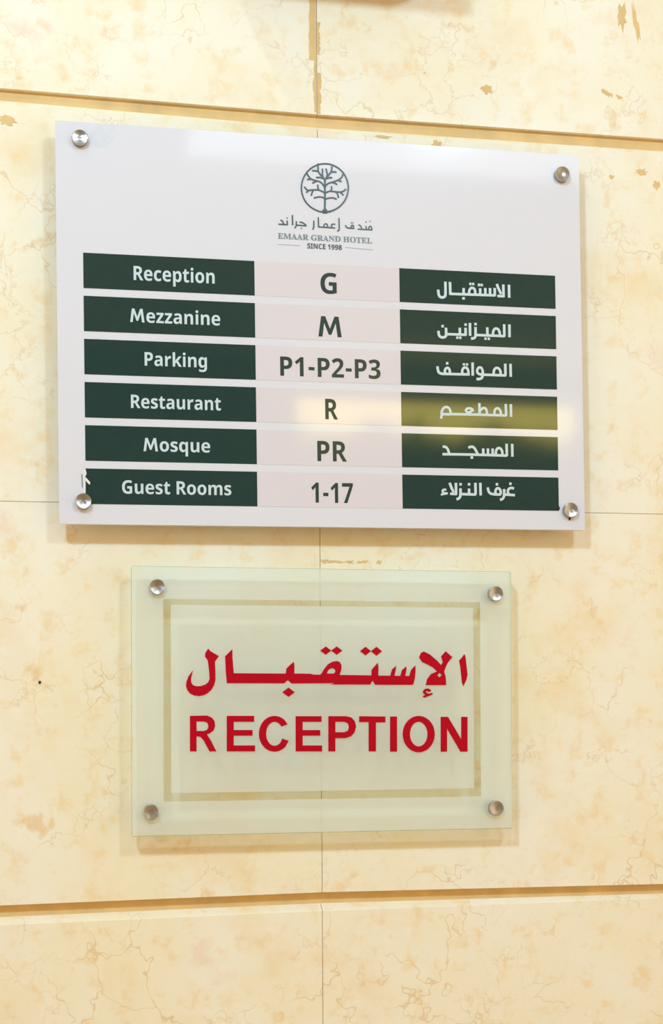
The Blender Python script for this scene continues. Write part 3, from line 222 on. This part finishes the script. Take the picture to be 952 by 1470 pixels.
def reflection_glow_material():
    """bright leaves outside the high window: sunlit tops over darker undergrowth"""
    m, nt, out = nodes_of('sunlit_leaves')
    N, L = nt.nodes.new, nt.links.new
    e = N('ShaderNodeEmission'); e.inputs[0].default_value = (1.0, 0.78, 0.14, 1)
    tc = N('ShaderNodeTexCoord'); n = N('ShaderNodeTexNoise'); n.inputs['Scale'].default_value = 6.0; n.inputs['Detail'].default_value = 4
    L(tc.outputs['Object'], n.inputs['Vector'])
    sx = N('ShaderNodeSeparateXYZ'); L(tc.outputs['Object'], sx.inputs[0])
    a = N('ShaderNodeMath'); a.operation = 'MULTIPLY_ADD'; a.inputs[1].default_value = 0.22
    L(n.outputs['Fac'], a.inputs[0]); L(sx.outputs['Z'], a.inputs[2])
    r = N('ShaderNodeMapRange'); r.interpolation_type = 'SMOOTHSTEP'
    r.inputs['From Min'].default_value = 2.70; r.inputs['From Max'].default_value = 2.80
    r.inputs['To Min'].default_value = 0.9; r.inputs['To Max'].default_value = 8.5
    L(a.outputs[0], r.inputs['Value']); L(r.outputs[0], e.inputs[1]); L(e.outputs[0], out.inputs[0])
    return m

MARBLE = marble_material()
GROUT = principled('tan_grout', (0.74, 0.51, 0.22), 0.8, noise=0.22, nscale=45)
GAP = principled('dark_joint', (0.36, 0.22, 0.09), 0.9, noise=0.2)
PIT = principled('dark_pit', (0.03, 0.02, 0.015), 0.9, noise=0.2)
ACRYLIC = principled('white_acrylic', (0.735, 0.725, 0.77), 0.06, spec=0.5, noise=0.012, nscale=5)
GREEN = principled('dark_green_vinyl', (0.011, 0.042, 0.039), 0.055, spec=0.55, noise=0.12, nscale=90)
PINK = principled('pale_pink_vinyl', (0.725, 0.665, 0.69), 0.055, spec=0.5, noise=0.015, nscale=12)
WHITE_INK = principled('off_white_ink', (0.60, 0.70, 0.73), 0.2, noise=0.02)
GREEN_INK = principled('dark_green_ink', (0.018, 0.045, 0.040), 0.18, noise=0.1)
GREY_INK = principled('grey_ink', (0.04, 0.062, 0.06), 0.3, noise=0.1)
PALE_INK = principled('mid_grey_ink', (0.16, 0.19, 0.19), 0.3, noise=0.1)
RULE_INK = principled('pale_grey_ink', (0.42, 0.44, 0.44), 0.3, noise=0.05)
RED = principled('red_vinyl', (0.46, 0.001, 0.013), 0.4, spec=0.12, noise=0.06, nscale=60)
STEEL = steel_material('brushed_steel', (0.50, 0.49, 0.49), 0.28)
BARREL = principled('satin_steel', (0.55, 0.53, 0.50), 0.4, metal=1.0, noise=0.05)
GLASS = glass_material()
GLASS_EDGE = glass_edge_material('green_glass_edge', (0.66, 0.78, 0.64), 0.75)
FILM = film_material()
CHIP = principled('chipped_acrylic', (0.80, 0.76, 0.72), 0.5, noise=0.1)
REFLECTION_GAP = principled('scuffed_acrylic', (0.665, 0.665, 0.695), 0.45, noise=0.08, nscale=120)  # greyer matte patch, the missing bright reflection put into its colour

# ------------------------------------------------------------------ mesh helpers
def link(name, bm, mats, parent=None, smooth=False):
    bmesh.ops.recalc_face_normals(bm, faces=bm.faces)
    me = bpy.data.meshes.new(name)
    bm.to_mesh(me); bm.free()
    for m in (mats if isinstance(mats, (list, tuple)) else [mats]):
        me.materials.append(m)
    if smooth:
        for p in me.polygons: p.use_smooth = True
    o = bpy.data.objects.new(name, me)
    col.objects.link(o)
    if parent is not None: o.parent = parent
    return o

def box(bm, x0, x1, y0, y1, z0, z1, mat=0):
    v = [bm.verts.new(p) for p in ((x0, y0, z0), (x1, y0, z0), (x1, y1, z0), (x0, y1, z0), (x0, y0, z1), (x1, y0, z1), (x1, y1, z1), (x0, y1, z1))]
    fs = [bm.faces.new([v[i] for i in q]) for q in ((0, 1, 5, 4), (1, 2, 6, 5), (2, 3, 7, 6), (3, 0, 4, 7), (4, 5, 6, 7), (3, 2, 1, 0))]
    for f in fs: f.material_index = mat
    return fs

MM = 0.001
def plate(bm, loops, yb, yf, mat=0):
    """solid plate from outline loops (mm, in the sign plane) between depth yb (back) and yf (front)"""
    loops3 = [[Vector((x * MM, z * MM, 0)) for x, z in lp] for lp in loops]
    flat = [p for lp in loops3 for p in lp]
    tris = tessellate_polygon(loops3)
    f = [bm.verts.new((p.x, yf, p.y)) for p in flat]
    b = [bm.verts.new((p.x, yb, p.y)) for p in flat]
    for t in tris:
        for vs in (f, b):
            try: bm.faces.new([vs[i] for i in t]).material_index = mat
            except ValueError: pass
    k = 0
    for lp in loops3:
        n = len(lp)
        for i in range(n):
            j = (i + 1) % n
            try: bm.faces.new((f[k + i], f[k + j], b[k + j], b[k + i])).material_index = mat
            except ValueError: pass
        k += n

def sheet(bm, loops, y):
    """film of no thickness to speak of, stuck on a face at depth y"""
    loops3 = [[Vector((x * MM, z * MM, 0)) for x, z in lp] for lp in loops]
    vs = [bm.verts.new((p.x, y, p.y)) for lp in loops3 for p in lp]
    for t in tessellate_polygon(loops3): bm.faces.new([vs[i] for i in t])

def smooth_line(p, it=2):
    for _ in range(it):
        if len(p) < 3: break
        q = [p[0]]
        for a, b in zip(p, p[1:]):
            q.append((a[0] * .75 + b[0] * .25, a[1] * .75 + b[1] * .25))
            q.append((a[0] * .25 + b[0] * .75, a[1] * .25 + b[1] * .75))
        q.append(p[-1]); p = q
    return p

def stroke(bm, pts, w, yb, yf, lift=0):
    """ribbon of constant width w (mm) along pts (mm), as a thin solid"""
    yf = yf - lift * 8e-6
    p = [Vector(a) for a in smooth_line([tuple(a) for a in pts])]
    L, R_ = [], []
    for i, a in enumerate(p):
        d0 = (p[i] - p[i - 1]).normalized() if i else None
        d1 = (p[i + 1] - p[i]).normalized() if i < len(p) - 1 else None
        d = (d0 + d1) if d0 is not None and d1 is not None else (d0 if d1 is None else d1)
        d = d.normalized() if d.length > 1e-6 else (d0 or d1)
        n = Vector((-d.y, d.x)) * (w / 2)
        L.append(a + n); R_.append(a - n)
    def row(y, g): return [(bm.verts.new((l.x * MM, y - g * i, l.y * MM)), bm.verts.new((r.x * MM, y - g * i, r.y * MM))) for i, (l, r) in enumerate(zip(L, R_))]
    F, B = row(yf, 1.5e-6), row(yb, 0.0)
    for i in range(len(p) - 1):
        bm.faces.new((F[i][0], F[i + 1][0], F[i + 1][1], F[i][1]))
        bm.faces.new((B[i][0], B[i][1], B[i + 1][1], B[i + 1][0]))
        bm.faces.new((F[i][0], B[i][0], B[i + 1][0], F[i + 1][0]))
        bm.faces.new((F[i][1], F[i + 1][1], B[i + 1][1], B[i][1]))
    for i in (0, -1):
        bm.faces.new((F[i][0], F[i][1], B[i][1], B[i][0]))

def text_plate(bm, font, txt, cx, cz, width, cap, yb, yf, cap_units, z_shift=0.0):
    """lay out outline letters so their ink is `width` mm wide, `cap` mm high, centred at (cx, cz)"""
    g = GLYPH[font]; pen = 0; loops = []
    for ch in txt:
        a, ls = g[ch]
        for lp in ls:
            pts = [(pen + lp[i], lp[i + 1]) for i in range(0, len(lp), 2)]
            loops.append((ch, len(loops), pen, pts))
        pen += a
    xs = [x for _, _, _, l in loops for x, _ in l]
    x0, x1 = min(xs), max(xs)
    sx, sy = width / (x1 - x0), cap / cap_units
    by = {}
    for ch, _, pen0, l in loops:
        by.setdefault((pen0, ch), []).append([(cx + (x - (x0 + x1) / 2) * sx, cz - cap / 2 + y * sy) for x, y in l])
    for (pen0, ch), ls in by.items():
        if ch == 'i':
            for l in ls: plate(bm, [l], yb, yf)
        else:
            plate(bm, ls, yb, yf)

def disc_solid(bm, cx, cz, prof, n=40, mat=0):
    """lathe about the Y axis through (cx, cz): prof = [(radius, y), ...]"""
    rings = []
    for r, y in prof:
        if r < 1e-7: rings.append([bm.verts.new((cx, y, cz))])
        else: rings.append([bm.verts.new((cx + r * math.cos(2 * math.pi * k / n), y, cz + r * math.sin(2 * math.pi * k / n))) for k in range(n)])
    for a, b in zip(rings, rings[1:]):
        for k in range(n):
            j = (k + 1) % n
            if len(a) == 1: f = bm.faces.new((a[0], b[k], b[j]))
            elif len(b) == 1: f = bm.faces.new((a[k], a[j], b[0]))
            else: f = bm.faces.new((a[k], a[j], b[j], b[k]))
            f.material_index = mat

def structure(o): o['kind'] = 'structure'; return o

# ------------------------------------------------------------------ the marble wall
JX = 0.2521                                 # the upright joint behind the signs
DEEP = 0.011                                # depth of the rebated joints
bm = bmesh.new()
stone = {}
def slab(x0, x1, top, bottom, chamfer, key):
    """one marble slab: front at y=0, lower edge square, upper edge bevelled back if chamfer;
    top / bottom = heights at the (left, right) ends; chamfer = heights of the bevel's front edge"""
    rnd = random.Random(key)
    off = Vector((rnd.uniform(-40, 40), rnd.uniform(-40, 40), rnd.uniform(-40, 40)))
    yb = 0.03
    def V(x, y, z):
        v = bm.verts.new((x, y, z)); stone[v] = off; return v
    prof = []
    for x, i in ((x0, 0), (x1, 1)):
        if chamfer: pr = [V(x, yb, bottom[i]), V(x, 0, bottom[i]), V(x, 0, chamfer[i]), V(x, DEEP, top[i]), V(x, yb, top[i])]
        else: pr = [V(x, yb, bottom[i]), V(x, 0, bottom[i]), V(x, 0, top[i]), V(x, yb, top[i])]
        prof.append(pr)
    a, b = prof; n = len(a)
    for k in range(n):
        j = (k + 1) % n
        bm.faces.new((a[k], b[k], b[j], a[j]))
    bm.faces.new(list(reversed(a))); bm.faces.new(b)

hj = 0.0003
E0, E1, E2, E3 = -1.15, JX, 1.45, 2.85
cols = [(-2.55, E0 - hj, None), (E0 + hj, JX - 0.00028, 'L'), (JX + 0.00028, E2 - hj, 'R'), (E2 + hj, E3, None)]
def lin(za, xa, zb, xb, x): return za + (zb - za) * (x - xa) / (xb - xa)
for ci, (x0, x1, side) in enumerate(cols):
    if side == 'L':
        f = lambda zl, zj, zr: (EYE + lin(zl, -0.05, zj, 0.251, x0) if False else EYE + zj + (zl - zj) * min(3.0, (x1 - x0) / 0.301) , EYE + zj)
    elif side == 'R':
        f = lambda zl, zj, zr: (EYE + zj, EYE + zj + (zr - zj) * min(2.2, (x1 - x0) / 0.36))
    else:
        f = lambda zl, zj, zr: (EYE + zj, EYE + zj)
    up_b = f(.5836, .5811, .5846)           # lower edge of the top course
    mu_t = f(.5800, .5764, .5806)           # bevel of the course behind the directory sign
    mu_c = f(.5698, .5650, .5672)
    mid = f(.1952, .1962, .1974)
    ml_b = f(-.1811, -.1772, -.1815)
    lo_t = f(-.1900, -.1869, -.1901)
    lo_c = f(-.1997, -.1954, -.1963)
    slab(x0, x1, (CEIL, CEIL), up_b, None, ci * 10 + 1)
    slab(x0, x1, mu_t, (mid[0] + .00025, mid[1] + .00025), mu_c, ci * 10 + 2)
    slab(x0, x1, (mid[0] - .00025, mid[1] - .00025), ml_b, None, ci * 10 + 3)
    slab(x0, x1, lo_t, (0.0, 0.0), lo_c, ci * 10 + 4)
for f in bm.faces: f.material_index = 0
# mortar bed behind the slabs, seen at the back of the rebated joints
def bed(x0, x1, z0, z1, y, mat):
    for ff in box(bm, x0, x1, y, y + 0.02, z0, z1, mat): pass
bed(-2.55, 2.85, 0.0, CEIL, 0.0305, 1)
for z, dp in ((EYE + 0.58, 0.0045), (EYE - 0.187, 0.0085)):
    bed(-2.55, 2.85, z - 0.02, z + 0.02, dp, 1)
for za, zb in ((0.0, EYE - 0.198), (EYE - 0.175, EYE + 0.562), (EYE + 0.584, CEIL)):
    bed(JX - 0.002, JX + 0.002, za, zb, 0.0012, 2)
bed(-2.5, 2.8, EYE + 0.190, EYE + 0.202, 0.0012, 2)
# smears of grout and filled pits standing a hair proud of the stone
def blob(cx, cz, rx, rz, seed, mat=1, n=18, jag=0.45, y=-0.00025, rot=0.0):
    rnd = random.Random(seed); pts = []
    for k in range(n):
        a = 2 * math.pi * k / n; r = 1 + rnd.uniform(-jag, jag)
        px, pz = rx * r * math.cos(a), rz * r * math.sin(a)
        pts.append(((cx + px * math.cos(rot) - pz * math.sin(rot)) / MM, (cz + px * math.sin(rot) + pz * math.cos(rot)) / MM))
    plate(bm, [pts], 0.0005, y, mat)
def smear(x0, x1, z0, z1, seed, n=14, jag=0.3):
    """upright smear along a joint with one ragged side"""
    rnd = random.Random(seed); pts = [(x1 / MM, z0 / MM), (x1 / MM, z1 / MM)]
    for k in range(n + 1):
        t = k / n; w = (x1 - x0) * (1 + rnd.uniform(-jag, jag * .4))
        pts.append(((x1 - w) / MM, (z1 + (z0 - z1) * t) / MM))
    plate(bm, [pts], 0.0005, -0.0003, 1)
smear(JX - 0.0078, JX - 0.0006, EYE + 0.634, EYE + 0.720, 3, jag=0.12)
smear(JX - 0.0040, JX - 0.0006, EYE + 0.583, EYE + 0.634, 4, jag=0.5)
smear(JX + 0.0040, JX + 0.0006, EYE + 0.582, EYE + 0.622, 5, jag=0.5)
smear(JX + 0.0034, JX + 0.0006, EYE + 0.640, EYE + 0.672, 6, jag=0.6)
blob(.4247, EYE + .6195, .0055, .0045, 11, jag=.35)
blob(.5530, EYE + .6260, .0060, .0028, 12, rot=-.4)
blob(.5660, EYE + .6230, .0040, .0018, 13, rot=-.5)
blob(.5700, EYE + .7060, .0045, .0130, 14)
blob(.5855, EYE + .7000, .0022, .0200, 15, rot=.15)
blob(-.0440, EYE + .5530, .0085, .0045, 16)
blob(.3720, EYE + .5600, .0050, .0040, 17)
blob(.3180, EYE + .5640, .0090, .0014, 18)
for k, (x, rx) in enumerate(((.268, .008), (.282, .006), (.296, .007), (.311, .003), (.256, .005))):
    blob(x, EYE + .1435, rx * .8, .0016, 30 + k, jag=.6)
blob(-.0150, EYE + .0265, .0012, .0015, 20, mat=3)
blob(.5570, EYE + .540, .0030, .0022, 21); blob(.5900, EYE + .548, .0055, .0030, 22); blob(.6050, EYE + .535, .0035, .0050, 23)
lay = bm.verts.layers.float_vector.new('stone')
for v in bm.verts:
    v[lay] = stone.get(v, Vector((0, 0, 0))) if v.is_valid else Vector((0, 0, 0))
wall = structure(link('wall_back', bm, [MARBLE, GROUT, GAP, PIT]))

# ------------------------------------------------------------------ rest of the lobby shell
bm = bmesh.new(); box(bm, -2.6, 2.9, -4.2, 0.06, -0.06, 0.0)
structure(link('floor', bm, principled('cream_floor', (0.62, 0.48, 0.30), 0.25, noise=0.12, nscale=4)))
bm = bmesh.new(); box(bm, -2.6, 2.9, -4.2, 0.06, CEIL, CEIL + 0.06)
structure(link('ceiling', bm, principled('white_ceiling', (0.74, 0.70, 0.62), 0.7, noise=0.03, nscale=6)))
bm = bmesh.new(); box(bm, -2.6, 2.9, -4.26, -4.2, 0.0, CEIL)
structure(link('wall_front', bm, principled('greige_panelling', (0.46, 0.43, 0.39), 0.5, noise=0.2, nscale=5)))

# ------------------------------------------------------------------ lamps' own bodies
def downlight(name, x, y, r, label, strength, color):
    root = bpy.data.objects.new(name, None); col.objects.link(root)
    root.location = (x, y, CEIL); root['label'] = label; root['category'] = 'ceiling light'
    n = 48
    b = bmesh.new()
    prof = [(r * .80, -0.001), (r * .82, -0.012), (r * .95, -0.016), (r * 1.1, -0.010), (r * 1.12, -0.0)]
    rings = [[b.verts.new((q * math.cos(2 * math.pi * k / n), q * math.sin(2 * math.pi * k / n), z)) for k in range(n)] for q, z in prof]
    for a, c in zip(rings, rings[1:] + rings[:1]):
        for k in range(n): b.faces.new((a[k], a[(k + 1) % n], c[(k + 1) % n], c[k]))
    link('trim_ring', b, principled('white_lamp_ring', (0.8, 0.8, 0.78), 0.4, noise=0.02), root, True)
    b = bmesh.new()
    rings = [[b.verts.new((q * math.cos(2 * math.pi * k / n), q * math.sin(2 * math.pi * k / n), z)) for k in range(n)] for q, z in ((r * .79, -0.002), (r * .79, -0.006), (r * .4, -0.010))]
    for a, c in zip(rings, rings[1:]):
        for k in range(n): b.faces.new((a[k], a[(k + 1) % n], c[(k + 1) % n], c[k]))
    b.faces.new(rings[-1]); b.faces.new(list(reversed(rings[0])))
    link('diffuser', b, glow('lamp_glow', color, strength), root, True)
downlight('ceiling_downlight', *LAMP_NEAR, 0.045, 'small round downlight in the ceiling right beside the marble wall', 4.0, (1.0, 0.92, 0.80))
downlight('ceiling_downlight', *LAMP_MAIN, 0.09, 'larger round downlight further out in the lobby ceiling, on the right', 4.0, (0.85, 0.94, 1.0))
downlight('ceiling_downlight', *LAMP_LEFT, 0.09, 'larger round downlight further out in the lobby ceiling, on the left', 4.0, (0.85, 0.94, 1.0))
lp = bpy.data.objects.new('panel_light', None); col.objects.link(lp)
lp.location = (1.0, -2.00, CEIL); lp['label'] = 'long flat white panel light set in the lobby ceiling'; lp['category'] = 'ceiling light'
bm = bmesh.new(); box(bm, -0.68, 0.68, -0.18, 0.18, -0.012, -0.001)
link('diffuser', bm, glow('panel_glow', (0.96, 0.98, 1.0), 4.0), lp)
bm = bmesh.new()
for q in ((-0.70, 0.70, -0.20, -0.18), (-0.70, 0.70, 0.18, 0.20), (-0.70, -0.68, -0.18, 0.18), (0.68, 0.70, -0.18, 0.18)): box(bm, *q, -0.016, -0.001)
link('frame', bm, principled('white_lamp_frame', (0.8, 0.8, 0.78), 0.4, noise=0.02), lp)
# glowing slab added on the far wall for the sign's yellow reflection
bm = bmesh.new(); box(bm, 0.95, 2.12, -4.199, -4.19, 2.56, 2.745)
structure(link('window_1', bm, reflection_glow_material()))
# unseen block added higher up the wall to cast a soft shadow
bm = bmesh.new()
va = [[bm.verts.new((x, y, z)) for y, z in ((0.002, 2.206), (-0.09, 2.228), (-0.09, 2.30), (0.002, 2.30))] for x in (0.165, 0.355)]
for k in range(4): bm.faces.new((va[0][k], va[1][k], va[1][(k + 1) % 4], va[0][(k + 1) % 4]))
bm.faces.new(va[0]); bm.faces.new(va[1])
structure(link('trim_1', bm, principled('brown_timber', (0.22, 0.13, 0.06), 0.5, noise=0.2, nscale=9)))

# ------------------------------------------------------------------ signs
def sign_root(name, x, z, tilt, label, cat):
    o = bpy.data.objects.new(name, None); col.objects.link(o)
    o.empty_display_size = 0.05
    o.location = (x, 0.0, EYE + z); o.rotation_euler = (0.0, -tilt, 0.0)
    o['label'] = label; o['category'] = cat
    return o

def rounded(w, h, r, n=4):
    pts = []
    for cx, cz, a0 in ((w / 2 - r, h / 2 - r, 0), (-w / 2 + r, h / 2 - r, 90), (-w / 2 + r, -h / 2 + r, 180), (w / 2 - r, -h / 2 + r, 270)):
        for k in range(n + 1):
            a = math.radians(a0 + 90 * k / n)
            pts.append((cx + r * math.cos(a), cz + r * math.sin(a)))
    return pts

def standoff(parent, x, z, yfront, yback, r=0.0074, h=0.0055):
    """turned steel cap in front of the sheet, its barrel behind reaching the wall"""
    b = bmesh.new()
    y = yfront
    disc_solid(b, 0, 0, [(0, y + .0005), (r, y + .0005), (r, y - h + .0012), (r * .965, y - h + .0004), (r * .90, y - h), (r * .84, y - h + .0001), (r * .55, y - h + .0007), (r * .25, y - h + .0011), (0, y - h + .0012)], 48)
    c = link('standoff_cap', b, STEEL, parent)
    for p in c.data.polygons: p.use_smooth = abs(p.normal.y) < 0.3 or math.hypot(p.center.x, p.center.z) < r * .84
    c.location = (x * MM, 0, z * MM)
    b = bmesh.new()
    disc_solid(b, 0, 0, [(0, 0.0), (r * .92, 0.0), (r * .92, yback + .0005), (0, yback + .0005)], 32)
    s = link('barrel', b, BARREL, c)
    for p in s.data.polygons: p.use_smooth = abs(p.normal.y) < 0.3
    return c

YF = -0.022
# ---- upper directory sign
ds = sign_root('directory_sign', 0.25836, 0.36153, 0.00727, 'large white acrylic directory board with dark green name strips above the red-lettered glass sign', 'sign')
bm = bmesh.new()
plate(bm, [rounded(512.5, 374.6, 1.2)], -0.016, YF)
panel = link('panel', bm, ACRYLIC, ds)
bv = panel.modifiers.new('edge', 'BEVEL'); bv.width = 0.0008; bv.segments = 2; bv.limit_method = 'ANGLE'
YS = YF - 0.0002                            # face of the strips
YL = YF - 0.00035                           # face of the lettering
ROW = [48.8 - 40.16 * k for k in range(6)]
def strip(name, x0, x1, zc, mat):
    b = bmesh.new(); plate(b, [[(x0, zc - 16.5), (x1, zc - 16.5), (x1, zc + 16.5), (x0, zc + 16.5)]], YF + 0.0001, YS)
    return link(name, b, mat, ds)
for k in range(6):
    zc = ROW[k]
    s = strip('name_strip', -232.0, -71.8, zc, GREEN)
    b = bmesh.new(); t = LEFT[k]; text_plate(b, 'SANS', t[0], t[1], t[2], t[3], t[4], YS + 0.0001, YL, 480)
    link('lettering', b, WHITE_INK, s)
    s = strip('floor_strip', -71.7, 70.0, zc, PINK)
    b = bmesh.new(); t = MID[k]; text_plate(b, 'SANS', t[0], t[1], t[2], t[3], t[4], YS + 0.0001, YL, 480)
    link('lettering', b, GREEN_INK, s)
    s = strip('name_strip', 70.1, 229.3, zc, GREEN)
    b = bmesh.new()
    for i, (w, pts) in enumerate(ARAB[k]): stroke(b, pts, w * 1.08, YS + 0.0001, YL, i)
    link('lettering', b, WHITE_INK, s)
bm = bmesh.new()
for i, (w, pts) in enumerate(TREE): stroke(bm, pts, w * 1.35, YF + 0.0001, YL, i)
link('emblem', bm, GREY_INK, ds)
bm = bmesh.new()
for i, (w, pts) in enumerate(LARAB): stroke(bm, pts, w, YF + 0.0001, YL, i)
link('name_lettering', bm, GREY_INK, ds)
bm = bmesh.new()
t = LAT[0]; text_plate(bm, 'SERIF', t[0], t[1], t[2], t[3], t[4], YF + 0.0001, YL, 455)
link('name_lettering', bm, PALE_INK, ds)
bm = bmesh.new()
t = LAT[1]; text_plate(bm, 'SANS', t[0], t[1], t[2], t[3], t[4], YF + 0.0001, YL, 480)
link('name_lettering', bm, GREY_INK, ds)
for w, pts in RULES:
    bm = bmesh.new(); stroke(bm, pts, w, YF + 0.0001, YL)
    link('rule_line', bm, RULE_INK, ds)
# wear round the fixings, plus a grey patch painted for lost reflection
for nm, mat, polys in WEAR_AND_GAP:
    for pl in polys:
        bm = bmesh.new(); plate(bm, [pl], YF + 0.0001, YL - 0.0001 if nm != 'scuff' else YF - 0.00004)
        o = link(nm, bm, {'CHIP': CHIP, 'SCRATCH': REFLECTION_GAP, 'PIT': PIT}[mat], ds)
for x, z in ((-233.8, 171.0), (237.4, 166.0), (-234.3, -166.5), (240.4, -168.0)):
    standoff(ds, x, z, YF, -0.016)

# ---- lower glass sign
rs = sign_root('reception_sign', 0.25367, 0.00834, -0.00207, 'frosted glass plate with red lettering on four steel standoffs below the white directory board', 'sign')
bm = bmesh.new()
plate(bm, [rounded(369.7, 251.9, 1.5)], -0.014, YF)
pane = link('glass_pane', bm, [GLASS, GLASS_EDGE], rs)
for p in pane.data.polygons:
    if abs(p.normal.y) < 0.5: p.material_index = 1
def rect(x0, x1, z0, z1): return [(x0, z0), (x1, z0), (x1, z1), (x0, z1)]
bm = bmesh.new()
sheet(bm, [rect(-184.2, 184.2, -125.3, 125.3), rect(-155.4, 152.9, -94.0, 95.5)], YF - 0.0001)
link('frosted_border', bm, FILM, pane)
bm = bmesh.new()
sheet(bm, [rect(-148.4, 145.8, -86.0, 90.0)], YF - 0.0001)
link('frosted_centre', bm, FILM, pane)
for data in (RED_ARABIC, RED_LATIN):
    bm = bmesh.new()
    for loops in data: plate(bm, loops, YF - 0.00015, YF - 0.0009)
    link('lettering', bm, RED, rs)
for x, z in ((-161.2, 106.0), (168.0, 103.6), (-167.4, -103.2), (167.2, -105.7)):
    standoff(rs, x, z, YF, -0.014, r=0.0073)
